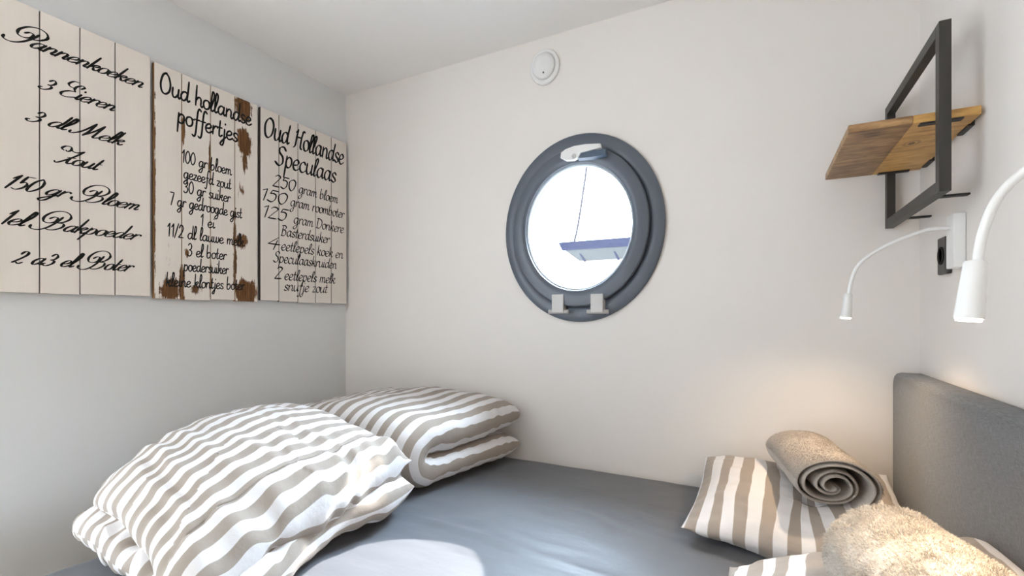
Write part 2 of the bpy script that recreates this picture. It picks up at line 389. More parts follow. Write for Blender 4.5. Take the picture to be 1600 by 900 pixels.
# ------------------------------------------------------------------ lettering
def G(adv, *strokes): return adv, strokes
BOWL = [(.76, .80), (.55, 1.0), (.25, .9), (.06, .48), (.18, .06), (.42, .03), (.66, .35), (.78, .95)]
FONT = {
 'a': G(1.0, BOWL, [(.79, 1.0), (.74, .35), (.84, .02), (1.05, .22)]),
 'b': G(.95, [(.14, 2.0), (.08, 1.0), (.12, .12), (.4, -.02), (.7, .3), (.7, .75), (.45, 1.0), (.15, .72)]),
 'c': G(.82, [(.68, .8), (.5, 1), (.2, .85), (.05, .45), (.2, .05), (.5, .0), (.82, .25)]),
 'd': G(1.0, BOWL, [(.86, 2.0), (.79, 1.0), (.74, .35), (.85, .02), (1.05, .22)]),
 'e': G(.82, [(.08, .42), (.5, .52), (.68, .78), (.48, 1.0), (.2, .85), (.05, .45), (.2, .05), (.5, 0), (.84, .26)]),
 'f': G(.68, [(.82, 1.82), (.62, 2.0), (.44, 1.7), (.36, .8), (.3, -.5), (.15, -.95), (-.08, -.8)], [(.1, .95), (.7, .98)]),
 'g': G(1.0, BOWL, [(.79, 1.0), (.76, .0), (.62, -.75), (.32, -1.0), (.08, -.75), (.4, -.35), (1.02, .18)]),
 'h': G(.95, [(.14, 2.0), (.1, 0)], [(.1, .55), (.35, .95), (.6, .95), (.7, .6), (.68, .2), (.8, .0), (1.0, .22)]),
 'i': G(.44, [(.15, 1.0), (.12, .3), (.22, .0), (.45, .22)], [(.2, 1.42), (.22, 1.52)]),
 'j': G(.48, [(.25, 1.0), (.22, -.3), (.08, -.9), (-.18, -.9), (-.12, -.6), (.48, .15)], [(.3, 1.42), (.32, 1.52)]),
 'k': G(.9, [(.14, 2.0), (.1, 0)], [(.12, .38), (.35, .85), (.62, 1.0), (.7, .8), (.5, .58), (.2, .5)], [(.3, .53), (.5, .3), (.62, .02), (.76, .0), (.95, .24)]),
 'l': G(.46, [(.05, .3), (.38, 1.3), (.42, 1.85), (.25, 2.0), (.14, 1.5), (.1, .3), (.22, 0), (.48, .22)]),
 'm': G(1.32, [(.1, 1), (.1, 0)], [(.1, .55), (.3, .95), (.48, .95), (.56, .6), (.54, 0)], [(.55, .55), (.75, .95), (.95, .95), (1.02, .6), (1.0, .2), (1.12, 0), (1.34, .22)]),
 'n': G(.95, [(.1, 1), (.1, 0)], [(.1, .55), (.35, .95), (.6, .95), (.7, .6), (.68, .2), (.8, .0), (1.0, .22)]),
 'o': G(.86, [(.42, 1), (.14, .85), (.05, .45), (.2, .05), (.45, .0), (.7, .2), (.75, .6), (.6, .94), (.42, 1)], [(.62, .92), (.9, .82)]),
 'p': G(.92, [(.14, 1.05), (.1, -1)], [(.12, .6), (.35, .97), (.65, .9), (.76, .5), (.6, .08), (.32, 0), (.12, .22)]),
 'r': G(.68, [(.1, 1), (.1, 0)], [(.1, .5), (.3, .92), (.55, 1.0), (.64, .84)]),
 's': G(.72, [(.62, .84), (.4, 1), (.15, .85), (.2, .6), (.5, .4), (.6, .15), (.35, 0), (.04, .14)]),
 't': G(.58, [(.25, 1.65), (.18, .3), (.3, .0), (.58, .22)], [(0, 1.0), (.5, 1.02)]),
 'u': G(.95, [(.1, 1), (.08, .35), (.22, 0), (.48, .08), (.7, .45)], [(.74, 1), (.7, .25), (.82, 0), (1.0, .22)]),
 'w': G(1.15, [(.1, 1), (.1, .3), (.25, 0), (.45, .1), (.56, .5), (.58, 1)], [(.56, .4), (.7, 0), (.9, .1), (1.04, .5), (1.0, .98)]),
 'z': G(.76, [(.08, .93), (.66, .98)], [(.66, .98), (.08, .02)], [(.08, .02), (.74, .06)]),
 '0': G(.98, [(.46, 1.88), (.16, 1.5), (.06, .95), (.18, .3), (.46, .0), (.74, .35), (.86, .95), (.74, 1.55), (.46, 1.88)]),
 '1': G(.62, [(.08, 1.42), (.4, 1.9)], [(.4, 1.9), (.37, 0)]),
 '2': G(.92, [(.1, 1.45), (.3, 1.85), (.6, 1.8), (.72, 1.4), (.5, .8), (.05, .02)], [(.05, .02), (.82, .06)]),
 '3': G(.92, [(.1, 1.62), (.4, 1.9), (.68, 1.6), (.6, 1.2), (.3, 1.02)], [(.3, 1.02), (.65, .9), (.76, .5), (.55, .08), (.25, 0), (.04, .25)]),
 '4': G(.98, [(.6, 1.9), (.05, .6)], [(.05, .6), (.9, .62)], [(.62, 1.25), (.55, -.1)]),
 '5': G(.92, [(.8, 1.88), (.25, 1.85)], [(.25, 1.85), (.18, 1.05)], [(.18, 1.05), (.45, 1.2), (.72, .95), (.72, .4), (.45, .02), (.06, .15)]),
 '7': G(.82, [(.05, 1.85), (.76, 1.85)], [(.76, 1.85), (.3, 0)]),
 '/': G(.6, [(.55, 2.0), (.0, -.15)]),
 ' ': G(.62),
 'O': G(1.25, [(.45, 1.9), (.72, 1.98), (.3, 1.75), (.08, 1.0), (.22, .2), (.58, -.02), (.98, .35), (1.08, 1.1), (.85, 1.75), (.5, 1.95)]),
 'H': G(1.28, [(.38, 1.95), (.3, 1.0), (.22, .2), (-.02, -.08)], [(.15, 1.5), (.38, 1.95)], [(1.1, 1.95), (.95, 1.0), (.92, .15), (1.1, .0)], [(.25, .98), (.95, 1.05)], [(.95, 1.7), (1.1, 1.95), (1.3, 1.9)]),
 'S': G(1.05, [(.95, 1.62), (.65, 1.95), (.28, 1.75), (.28, 1.25), (.72, .8), (.78, .25), (.42, -.05), (-.02, .2)]),
 'D': G(1.28, [(.2, 1.9), (.18, 0)], [(.0, 1.88), (.6, 1.85), (1.05, 1.4), (1.08, .6), (.7, .05), (.05, 0)]),
 'B': G(1.12, [(.22, 1.9), (.18, 0)], [(0, 1.8), (.55, 1.9), (.82, 1.55), (.6, 1.1), (.25, 1.02)], [(.25, 1.02), (.8, .9), (.9, .4), (.6, .02), (.05, 0)]),
}
SCRIPT = dict(FONT)          # copperplate capitals for the first board
FLOUR = [(.55, 1.5), (.8, 1.75), (1.15, 1.65), (1.15, 1.2), (.75, .98), (.25, 1.15), (.05, 1.7), (.35, 2.3), (1.0, 2.55), (1.7, 2.35), (2.1, 1.85), (1.9, 1.35), (1.4, 1.1)]
PST = [(1.45, 1.85), (1.3, 1.1), (1.1, .3), (.75, -.15), (.3, -.22), (-.1, .0), (-.22, .35)]
SCRIPT.update({
 'P': G(1.75, PST, FLOUR, [(1.9, 1.35), (2.02, 1.55), (2.2, 1.6)]),
 'B': G(2.45, PST, FLOUR, [(1.4, 1.1), (1.95, 1.08), (2.15, .6), (1.85, .1), (1.4, -.05), (.95, .12)]),
 'E': G(1.45, [(1.15, 1.65), (1.3, 1.95), (1.0, 2.1), (.7, 1.8), (.7, 1.4), (.95, 1.12)], [(.95, 1.12), (.45, 1.0), (.15, .5), (.35, .03), (.85, -.05), (1.45, .3)], [(.7, 1.55), (.25, 1.55), (-.08, 1.85), (.1, 2.3), (.55, 2.35)]),
 'M': G(2.1, [(-.3, .3), (-.25, -.02), (.05, -.02), (.45, .7), (.85, 2.05)], [(.85, 2.05), (.88, .9), (.85, 0)], [(.85, 0), (1.2, 1.0), (1.6, 2.05)], [(1.6, 2.05), (1.58, .7), (1.7, 0), (2.1, .25)]),
 'Z': G(1.15, [(-.45, 1.75), (-.75, 1.95), (-.6, 2.3), (-.15, 2.3), (.05, 1.95), (-.1, 1.7), (-.3, 1.8)], [(.0, 2.05), (.3, 1.85), (.7, 1.8), (1.15, 2.1)], [(1.15, 2.1), (.75, 1.2), (.3, .2), (.0, -.15), (-.2, .05)], [(.3, 1.0), (1.0, 1.08)], [(.62, .95), (.68, .4), (.85, .0), (1.15, .22)]),
 '2': G(1.0, [(.12, 1.3), (.3, 1.6), (.6, 1.55), (.65, 1.2), (.35, .6), (.05, .1)], [(.05, .1), (.3, .2), (.6, -.02), (.88, .2)]),
 '3': G(.98, [(.15, 1.35), (.4, 1.62), (.7, 1.35), (.6, 1.0), (.3, .85)], [(.3, .85), (.7, .75), (.8, .35), (.5, -.02), (.15, 0), (.02, .25), (.18, .32)]),
})
def text_mesh(b, X, text, y0, y1, z, xh, font, slant, pen, tall=1.0):
    """strokes laid on the plane x = X from y0 to y1 on the base line z"""
    segs = []; cx = 0.0
    for ch in text:
        adv, st = font[ch]
        for s in st:
            p = smooth_path([(cx+q[0]+slant*q[1], q[1] if q[1] <= 1 else 1+(q[1]-1)*tall, 0) for q in s], 5 if len(s) > 2 else 3)
            segs.append(p)
        cx += adv
    lo = min(q.x for p in segs for q in p); hi = max(q.x for p in segs for q in p)
    k = (y1-y0)/(hi-lo)
    for si, p in enumerate(segs):
        q = [Vector((y0+(a.x-lo)*k, z+a.y*xh)) for a in p]
        m = len(q); o = len(b.v)
        xx = X + .0004 + .00002*(si % 7)
        for i in range(m):
            t = (q[min(i+1, m-1)]-q[max(i-1, 0)])
            if t.length < 1e-9: t = Vector((1, 0))
            t.normalize(); nrm = Vector((-t.y, t.x))
            wd = pen(t)*xh*.5
            if i in (0, m-1): wd *= .75
            for sgn in (-1, 1):
                r = q[i]+nrm*wd*sgn; b.v.append(Vector((xx, r.x, r.y)))
        for i in range(m-1): b.face((o+2*i, o+2*i+1, o+2*i+3, o+2*i+2))
        for e, sg in ((0, -1), (m-1, 1)):        # rounded ends
            t = (q[1]-q[0]).normalized() if e == 0 else (q[m-1]-q[m-2]).normalized()
            nrm = Vector((-t.y, t.x)); wd = pen(t)*xh*.5*.75
            ids = []
            for a in range(7):
                an = -PI/2+PI*a/6
                r = q[e]+nrm*wd*math.sin(an)+t*sg*wd*math.cos(an); ids.append(len(b.v)); b.v.append(Vector((xx, r.x, r.y)))
            b.face(ids)
    return b
def pen_copper(t):
    s = Vector((t.x-.55*t.y, t.y)); return .125 + .25*max(0, abs(t.y)**1.6)*(.55 if (t.x*t.y) < 0 else 1)
def pen_mono(t): return .20
def pen_nib(t): 
    a = math.atan2(t.y, t.x)-math.radians(38); return .075+.16*abs(math.sin(a))

# ------------------------------------------------------------------ the three boards on the left wall
BT = .024
XB = XL + BT - .0005
def ymap(u, X=XB): return at_x(u, 300, X).y
def recipe_board(name, label, u0, u1, gaps, vt0, vb0, uref, m, heading, rest):
    """planks side by side; vt0, vb0: top and bottom edge seen at uref"""
    zt = at_x(uref, vt0, XB).z; zb = at_x(uref, vb0, XB).z
    ys = [ymap(u0)] + [ymap(g) for g in gaps] + [ymap(u1)]
    t = thing(name, label, 'wall sign', (XB-BT/2, (ys[0]+ys[-1])/2, zb), 'wooden recipe signs on the left wall')
    b = MB()
    for i in range(len(ys)-1):
        g0 = .0010 if i else 0; g1 = .0010 if i < len(ys)-2 else 0
        dx = random.uniform(-.0015, 0); dz = random.uniform(-.003, .003)
        b.box(XB-BT+.008, XB+dx*0, ys[i]+g0, ys[i+1]-g1, zb+dz, zt+dz*.7, .0018)
    pl = b.build('planks', m, t)
    b = MB(); b.box(XB-BT, XB-BT+.0079, ys[0]+.006, ys[-1]-.004, zb+.02, zt-.02); b.build('backing_batten', M_BACK, t)
    for nm, lines in (('heading_lettering', heading), ('ingredient_lettering', rest)):
        for (txt, ua, ub, vb, ur, xh, font, sl, pen, tall) in lines:
            b = MB(); z = at_x(ur, vb, XB).z
            text_mesh(b, XB, txt, ymap(ua), ymap(ub), z, xh, font, sl, pen, tall)
            b.build(nm, M_INK, t)
    return t

CREAM = (.87, .795, .72)
M_B1 = board_mat('cream_painted_planks', CREAM, (), (.34, .31, .28), .10)
C = SCRIPT; c1 = dict()
def L1(t, ua, ub, vb, ur, xh=.0205): return (t, ua, ub, vb, ur, xh, SCRIPT, .62, pen_copper, 1.3)
recipe_board('recipe_board', 'largest cream plank sign, leftmost of three, headed Pannenkoeken in black script', -6, 235, (62, 125, 180), 89, 463, 235, M_B1,
    [L1('Pannenkoeken', 4, 223, 74, 49, .0215)],
    [L1('3 Eieren', 61, 179, 139, 67), L1('3 dl Melk', 41, 196, 190, 50), L1('Zout', 85, 162, 253, 92), L1('150 gr Bloem', 8, 217, 294, 13),
     L1('1el Bakpoeder', 3, 220, 350, 7), L1('2 a3 el Boter', 18, 209, 411, 21)])
def bp(u, v): p = at_x(u, v, XB); return p.y, p.z
def wear(u, v, pu, pv, k):
    y, z = bp(u, v); y2, z2 = bp(u+pu, v); y3, z3 = bp(u, v-pv); return (y, z, abs(y2-y), abs(z3-z), k)
WEAR = [wear(381, 168, 14, 26, 1.15), wear(382, 224, 13, 28, 1.1), wear(383, 246, 6, 34, .85), wear(286, 205, 4, 30, 1.0), wear(266, 452, 19, 26, .98),
        wear(284, 445, 6, 44, 1.0), wear(384, 455, 19, 22, 1.2), wear(376, 378, 14, 15, 1.0), wear(367, 400, 4, 100, .85), wear(308, 452, 16, 14, .74),
        wear(329, 260, 2.5, 30, .62), wear(329, 440, 4, 40, .62), wear(242, 300, 2.0, 220, .75), wear(262, 395, 8, 40, .52), wear(376, 290, 14, 30, .5), wear(328, 255, 4, 40, .8), wear(291, 400, 6, 30, .6)]
M_B2 = board_mat('worn_cream_planks', (.87, .80, .72), WEAR, (.36, .20, .085), .16)
def L2(t, ua, ub, vb, ur, xh=.040, tall=1.3): return (t, ua, ub, vb, ur, xh, FONT, .06, pen_mono, tall)
recipe_board('recipe_board', 'middle plank sign with brown worn patches headed Oud hollandse poffertjes', 241, 402.5, (284, 329, 367), 97, 466, 243, M_B2,
    [L2('Oud hollandse', 251, 393, 146, 257, .035, 1.25), L2('poffertjes', 277, 371, 192, 281, .035, 1.25)],
    [L2('100 gr bloem', 285, 362, 255, 291, .0225), L2('gezeefd zout', 287, 361, 279, 291, .0225), L2('30 gr suiker', 287, 360, 301, 289, .0225),
     L2('7 gr gedroogde gist', 266, 378, 321, 272, .0225), L2('1 ei', 314, 336, 354, 318, .0225), L2('11/2 dl lauwe melk', 262, 382, 369, 264, .0225),
     L2('3 el boter', 293, 354, 400, 296, .0225), L2('poedersuiker', 287, 357, 423, 289, .0225), L2('kleine klontjes boter', 260, 382, 447, 262, .0225)])
M_B3 = board_mat('grey_cream_planks', (.83, .76, .69), (), (.09, .075, .06), .10)
def L3(t, ua, ub, vb, ur, xh=.027, tall=.85): return (t, ua, ub, vb, ur, xh, FONT, .18, pen_nib, tall)
recipe_board('recipe_board', 'smallest plank sign beside the wall corner, headed Oud Hollandse Speculaas', 407, 541.5, (436, 465.5, 493, 517.7), 167, 470, 407, M_B3,
    [L3('Oud Hollandse', 414, 537, 214.5, 419, .052, .75), L3('Speculaas', 430, 525, 257, 434, .050, .8)],
    [L3('250', 426, 462, 291, 428, .036, .58), L3('gram bloem', 466, 528, 317.5, 527), L3('150', 411, 449, 313, 413, .036, .58), L3('gram roomboter', 453, 538, 341, 536),
     L3('125', 413, 451, 340, 417, .036, .58), L3('gram Donkere', 458, 537, 364, 535), L3('Basterdsuiker', 439, 515, 368, 441), L3('4', 419, 437, 389, 428, .036, .58),
     L3('eetlepels koek en', 440, 536, 391, 442), L3('Speculaaskruiden', 427, 526, 409, 428), L3('2', 429, 441, 435.5, 433, .036, .58), L3('eetlepels melk', 445, 524, 437, 446),
     L3('snufje zout', 444, 512, 454, 445)])

# ------------------------------------------------------------------ shelf on the right wall
FX0, FX1 = .350, .371
FY0, FY1 = 1.347, 1.843
FZ0, FZ1 = EYE+.273, EYE+.645
sh = thing('wall_shelf', 'wooden plank shelf held in a black rectangular metal frame on the right wall', 'shelf', (XR, (FY0+FY1)/2, FZ0))
b = MB(); by, bz = .025, .026
b.box(FX0, FX1, FY0, FY0+by, FZ0, FZ1, .001); b.box(FX0, FX1, FY1-by, FY1, FZ0, FZ1, .001)
b.box(FX0, FX1, FY0+by, FY1-by, FZ0, FZ0+bz, .001); b.box(FX0, FX1, FY0+by, FY1-by, FZ1-bz, FZ1, .001)
b.build('metal_frame', M_STEEL, sh)
SZ0, SZ1 = EYE+.438, EYE+.457
YA, YB = FY0+by+.002, FY1-by-.002
b = MB(); b.box(.191, .3125, YA, YB, SZ0, SZ1, .002); p1 = b.build('plank', M_SW1, sh); p1['label'] = 'darker brown half of the shelf plank'
b = MB(); b.box(.3125, .428, YA, YB, SZ0, SZ1, .002); p2 = b.build('plank', M_SW2, sh); p2['label'] = 'honey coloured half of the shelf plank'
b = MB(); b.box(.325, .400, YA+.002, YA+.020, SZ0-.0035, SZ0); b.build('support_plate', M_BLACK, sh)
b = MB(); b.box(.325, .400, YB-.020, YB-.002, SZ0-.0035, SZ0); b.build('support_plate', M_BLACK, sh)
for yy in (1.470, 1.745):
    b = MB(); b.box(FX1, XR-.0005, yy-.010, yy+.010, FZ0+.010, FZ0+.0145); b.build('wall_bracket', M_BLACK, sh)
    b = MB(); b.box(.424, XR-.0005, yy-.035, yy+.035, SZ0-.004, SZ0+.008); b.build('wall_bracket', M_BLACK, sh)

# ------------------------------------------------------------------ reading lamps
def reading_lamp(yc, label):
    t = thing('reading_lamp', label, 'lamp', (XR, yc, EYE+.18), 'gooseneck reading lamps')
    b = MB(); b.box(.4124, XR-.0005, yc-.026, yc+.026, EYE+.1175, EYE+.247, .002); b.build('wall_mount', M_WPLAST, t)
    px = [(1484, 356.5), (1466, 357), (1450, 359), (1423, 367.5), (1385.5, 383.5), (1357, 400), (1339, 418), (1330, 440), (1326.5, 460)]
    pts = []
    for (u, v) in px:
        p = at_y(u, v, 1.51); pts.append(Vector((p.x, yc, p.z)))
    pts.insert(0, Vector((.414, yc, pts[0].z)))
    b = MB(); b.tube(smooth_path(pts, 8), .0046, 14); b.build('gooseneck', M_WPLAST, t)
    a0 = at_y(1325.5, 459, 1.51); a1 = at_y(1321.5, 496, 1.51)
    p0 = Vector((a0.x, yc, a0.z)); p1 = Vector((a1.x, yc, a1.z)); d = (p1-p0).normalized()
    b = MB(); b.tube([p0-d*.001, p0, p0+d*.002, p1-d*.001, p1], [.0045, .0085, .0098, .0128, .0128], 28); hd = b.build('lamp_head', M_WPLAST, t, 40)
    b = MB(); b.tube([p1-d*.001, p1+d*.0035], [.0118, .0105], 28); le = b.build('lens', M_LED, hd); le['label'] = 'glowing warm white lens'
    le.parent = hd; le.matrix_parent_inverse = Matrix.Identity(4); hdinv = hd.matrix_parent_inverse
    li = bpy.data.lights.new('bulb_light', 'SPOT'); li.energy = LAMP; li.color = (1, .75, .50); li.spot_size = math.radians(155); li.spot_blend = 1.0; li.shadow_soft_size = .010
    lo = bpy.data.objects.new('bulb_light', li); COL.objects.link(lo)
    lo.location = p1+d*.006 - t.location; lo.rotation_euler = d.to_track_quat('-Z', 'Y').to_euler(); lo.parent = t
    return t
LAMP = 2.7
reading_lamp(1.51, 'far gooseneck reading lamp with white box mount under the wooden shelf')
reading_lamp(.69, 'near gooseneck reading lamp cut off by the right edge of the photo')

so = thing('power_socket', 'dark grey power socket on the wall behind the far reading lamp', 'socket', (XR, 1.605, EYE+.16))
b = MB(); b.box(.4215, XR-.0005, 1.575, 1.637, EYE+.110, EYE+.206, .003); b.build('cover_plate', M_SOCK, so)
b = MB(); b.lathe_y(0, 0, 0, [(.001, 0), (.021, 0), (.021, .003), (.018, .0035), (.017, -.001), (.001, -.001)], 1, 1, 32, closed=False)
for i, q in enumerate(b.v): b.v[i] = Vector((.4215-q.y, 1.606+q.x, EYE+.158+q.z*1.1))
b.build('socket_well', M_HOLE, so)

# ------------------------------------------------------------------ bed
BX0, BX1 = -1.515, .362
BY0, BY1 = .22, 1.842
bed = thing('bed', 'double bed with dark grey sheet and grey upholstered headboard', 'bed', ((BX0+BX1)/2, (BY0+BY1)/2, 0))
def mattress():
    b = MB(); nx, ny = 150, 130; r = .028; MT = .22
    # rounded slab: a grid on top, sides going round
    def P(i, j):
        # i over x incl. sides, j over y incl. sides
        return None
    def coord(n, a0, a1):
        out = []
        for k in range(n+1):
            out.append(a0 + (a1-a0)*k/n)
        return out
    def rnd(x, y):
        # height drop near the edges (quarter round)
        dx = min(x-BX0, BX1-x); dy = min(y-BY0, BY1-y); dd = 0
        ex = max(0, r-dx); ey = max(0, r-dy); e = min(r, math.hypot(ex, ey))
        return r-math.sqrt(max(0, r*r-e*e))
    xs = [BX0+(BX1-BX0)*(.5-.5*math.cos(PI*k/nx))*.35 + (BX1-BX0)*(k/nx)*.65 for k in range(nx+1)]
    ysn = [BY0+(BY1-BY0)*(.5-.5*math.cos(PI*k/ny))*.35 + (BY1-BY0)*(k/ny)*.65 for k in range(ny+1)]
    creases = [((-.96, 1.15), (-.22, 1.09), .0045), ((-.92, 1.06), (-.15, .99), .003), ((-.62, 1.62), (-.12, 1.50), .005), ((-.5, 1.5), (-.15, 1.38), .005), ((-.85, 1.20), (-.35, 1.17), .003), ((-.55, 1.45), (-.2, 1.35), .003)]
    for x in xs:
        for y in ysn:
            z = BED - rnd(x, y)
            z += .005*noise.noise(Vector((x*3, y*5, 0))) + .0028*noise.noise(Vector((x*9+y*5, y*14-x*4, 3)))
            for (a, c2, am) in creases:
                ax, ay = a; cx, cy = c2; L = math.hypot(cx-ax, cy-ay); t = ((x-ax)*(cx-ax)+(y-ay)*(cy-ay))/L/L
                if -.2 < t < 1.2:
                    dd = ((x-ax)*(cy-ay)-(y-ay)*(cx-ax))/L + .012*math.sin(t*7)
                    z += am*math.exp(-(dd/.012)**2)*max(0, 1-abs(2*t-1)**3) - .6*am*math.exp(-((dd-.02)/.014)**2)*max(0, 1-abs(2*t-1)**3)
            b.v.append(Vector((x, y, z)))
    W = ny+1
    for i in range(nx):
        for j in range(ny): b.face((i*W+j, (i+1)*W+j, (i+1)*W+j+1, i*W+j+1), None, True)
    ring = [i*W for i in range(nx+1)] + [nx*W+j for j in range(1, W)] + [i*W+ny for i in range(nx-1, -1, -1)] + [j for j in range(ny-1, 0, -1)]
    o = len(b.v)
    for q in ring: p = b.v[q]; b.v.append(Vector((p.x, p.y, BED-MT)))
    n = len(ring)
    for k in range(n): b.face((ring[k], ring[(k+1) % n], o+(k+1) % n, o+k), None, True)
    b.face([o+k for k in range(n)])
    return b
mattress().build('mattress', M_SHEET, bed).__setitem__('label', 'mattress in a dark grey fitted sheet')
b = MB(); b.box(BX0+.012, BX1, BY0+.012, BY1-.004, .13, BED-.221, .012); b.build('bed_base', M_FELT, bed)
for (lx, ly) in ((BX0+.1, BY0+.1), (BX0+.1, BY1-.1), (BX1-.1, BY0+.1), (BX1-.1, BY1-.1)):
    b = MB(); b.tube([(lx, ly, 0), (lx, ly, .1305)], [.02, .028], 20); b.build('leg', M_BLACK, bed)
def headboard():
    import bmesh
    b = MB(); x0, x1, y0, y1, z0, z1 = .366, XR-.0015, .16, 1.842, .12, EYE-.168
    R = .035; n = 6; rb = .016      # rounded outline corners, rounded front edge
    out = [(y1, z0), (y0, z0)]
    for (cy, cz, a0) in ((y0+R, z1-R, PI), (y1-R, z1-R, PI/2)):
        for k in range(n+1):
            an = a0 - (PI/2)*k/n; out.append((cy+R*math.cos(an), cz+R*math.sin(an)))
    cyy = (y0+y1)/2; czz = (z0+z1)/2
    rings = []
    for (x, ins) in ((x1, .004), (x1-.006, 0), (x0+rb, 0), (x0+rb*.45, rb*.16), (x0+rb*.12, rb*.5), (x0, rb*1.0)):
        o = len(b.v); rings.append(o)
        for (y, z) in out:
            sy = (y-cyy)/((y1-y0)/2); sz = (z-czz)/((z1-z0)/2)
            b.v.append(Vector((x, y-ins*max(-1, min(1, sy*1.02)), z-ins*max(-1, min(1, sz*1.02)))))
    m = len(out)
    for a, c in zip(rings[:-1], rings[1:]):
        for k in range(m): b.face((a+k, a+(k+1) % m, c+(k+1) % m, c+k), None, True)
    b.face([rings[0]+k for k in range(m)]); b.face([rings[-1]+k for k in range(m)])
    return b
headboard().build('headboard', M_FELT, bed, 50)

# ------------------------------------------------------------------ soft things
def puffy(ns, nt, med, hf, uvf, disp=None, edge_s=.5, edge_t=.5, arc=None):
    """a padded sheet: medial surface med(s,t), half thickness hf(s,t) (0 on the border)"""
    b = MB()
    def par(k, n, e): return (1-e)*k/n + e*(.5-.5*math.cos(PI*k/n))
    S = [par(k, ns, edge_s) for k in range(ns+1)]; T = [par(k, nt, edge_t) for k in range(nt+1)]
    idx = [{}, {}]
    e = 1e-3
    for i, s in enumerate(S):
        for j, t in enumerate(T):
            m = med(s, t)
            ds = med(min(1, s+e), t)-med(max(0, s-e), t); dt = med(s, min(1, t+e))-med(s, max(0, t-e))
            n = ds.cross(dt).normalized(); h = hf(s, t)
            border = i in (0, ns) or j in (0, nt)
            if border:
                idx[0][i, j] = idx[1][i, j] = len(b.v); b.v.append(m)
            else:
                for sd, sg in ((0, 1), (1, -1)):
                    hh = h + (disp(s, t, sg) if disp else 0)*min(1, h/.02)
                    idx[sd][i, j] = len(b.v); b.v.append(m+n*hh*sg)
    if arc:                        # stripe coordinate = mean length along the cloth surface
        na, nb = (ns, nt) if arc == 's' else (nt, ns)
        key = (lambda a, c: (a, c)) if arc == 's' else (lambda a, c: (c, a))
        cum = []
        for sd in (0, 1):
            q = [0.0]; lo, hi = int(nb*.15), int(nb*.85)
            for a in range(na):
                q.append(q[-1] + sum((b.v[idx[sd][key(a+1, c)]]-b.v[idx[sd][key(a, c)]]).length for c in range(lo, hi))/(hi-lo))
            cum.append(q)
        off = cum[0][na]-cum[1][na]; cum[1] = [x+off for x in cum[1]]
        base = uvf
        def uvx(i, j, sd):
            u, v = base(S[i], T[j]); a = i if arc == 's' else j
            return (cum[sd][a] + ph_arc(S[i], T[j]), v)
    for sd in (0, 1):
        for i in range(ns):
            for j in range(nt):
                q = [(i, j), (i+1, j), (i+1, j+1), (i, j+1)]
                if sd: q = q[::-1]
                b.face([idx[sd][c] for c in q], [(uvx(c[0], c[1], sd) if arc else uvf(S[c[0]], T[c[1]])) for c in q], True)
    return b
def ph_arc(s, t): return .004*nz(s*6, t*8)
def nz(x, y, z=0): return noise.noise(Vector((x, y, z)))
def sup(t, p, q): return max(0.0, 1-abs(2*t-1)**p)**q
def lerp(a, b, t): return a+(b-a)*t

# --- big duvet: folded double, stripes along y, fold on the foot side
def fold_path(L, gap_lo, gap_hi, n=200):
    """medial polyline in (p, z): lower layer from p=1 to the fold at p=0, back along the upper layer; returns f(s)"""
    rad = (gap_hi-gap_lo)/2; zc = (gap_hi+gap_lo)/2
    l1 = L-rad; arc = PI*rad; tot = 2*l1+arc
    def f(s):
        d = s*tot
        if d < l1: return L-d, gap_lo
        if d < l1+arc:
            a = (d-l1)/rad; return rad-rad*math.sin(a), zc-rad*math.cos(a)
        return rad+(d-l1-arc), gap_hi
    return f, tot

def big_duvet():
    L = .68; fp, tot = fold_path(L, .070, .195)
    FLc, FRc, BLc, BRc = Vector((-1.555, .61)), Vector((-.865, .46)), Vector((-1.60, 1.18)), Vector((-.975, 1.19))
    def med(s, t):
        p, z = fp(s); pn = p/L
        up = max(0, min(1, (z-.07)/.125))
        e = FLc.lerp(FRc, pn); g = BLc.lerp(BRc, pn)
        xy = e.lerp(g, t)
        # upper layer sags towards the right edge, crowns near the left third
        zz = z + up*(.030*math.sin(PI*min(1, max(0, pn*.9+.25))) - .062*max(0, pn-.35)**1.4 - .105*(max(0, 1-t/.55))**1.5*(1-.5*pn) - .012) 
        if up < .5: xy = xy + Vector((.03*math.sin(t*9)*pn - .01*(1-pn)*(1-t), -.045*(1-t)*(1-pn)))
        xy = xy + Vector((.012*nz(pn*3, t*5, up*4), .018*nz(pn*4, t*3, 7+up*4)))
        # the foot end droops over the mattress edge
        droop = max(0, -1.50-xy.x); zz -= droop*.35*(1-up)
        zz += .022*max(0, nz(pn*2.2, t*2.2, 3))*up
        return Vector((xy.x, xy.y, BED+zz+.004))
    def hf(s, t):
        base = lerp(.060, .088, max(0, min(1, (s-.4)*4)))
        ends = sup(s, 16, .5)
        w = sup(t, 5, .5)*(1-.25*max(0, 1-t/.4))
        return base*ends*w
    def disp(s, t, sg):
        x = s*tot; y = t*.75
        r = 1-math.sqrt(nz(x*2.2, y*12+.6*nz(x*5, y*4), 1)**2+.02)*2
        d = .010*r + .006*nz(x*9, y*22, 5) + .012*nz(x*3, y*5, 9)
        g = math.exp(-(t/.10)**2)+math.exp(-((1-t)/.08)**2)*.6
        d += g*(.034 if s < .42 else .016)*nz(x*20, y*7, 11)
        ed = math.exp(-((1-s)/.06)**2)
        d += ed*.026*nz(x*9, y*13, 13)
        return d if sg*1 else d
    def uvf(s, t): return (s*tot + .004*nz(s*6, t*8), t*.75)
    b = puffy(170, 150, med, hf, uvf, disp, .5, .55, 's')
    return b
o = big_duvet().build('duvet', M_DUVET)
tag(o, 'large striped folded duvet in front, hanging over the foot of the bed', 'duvet'); o['group'] = 'striped folded duvets'

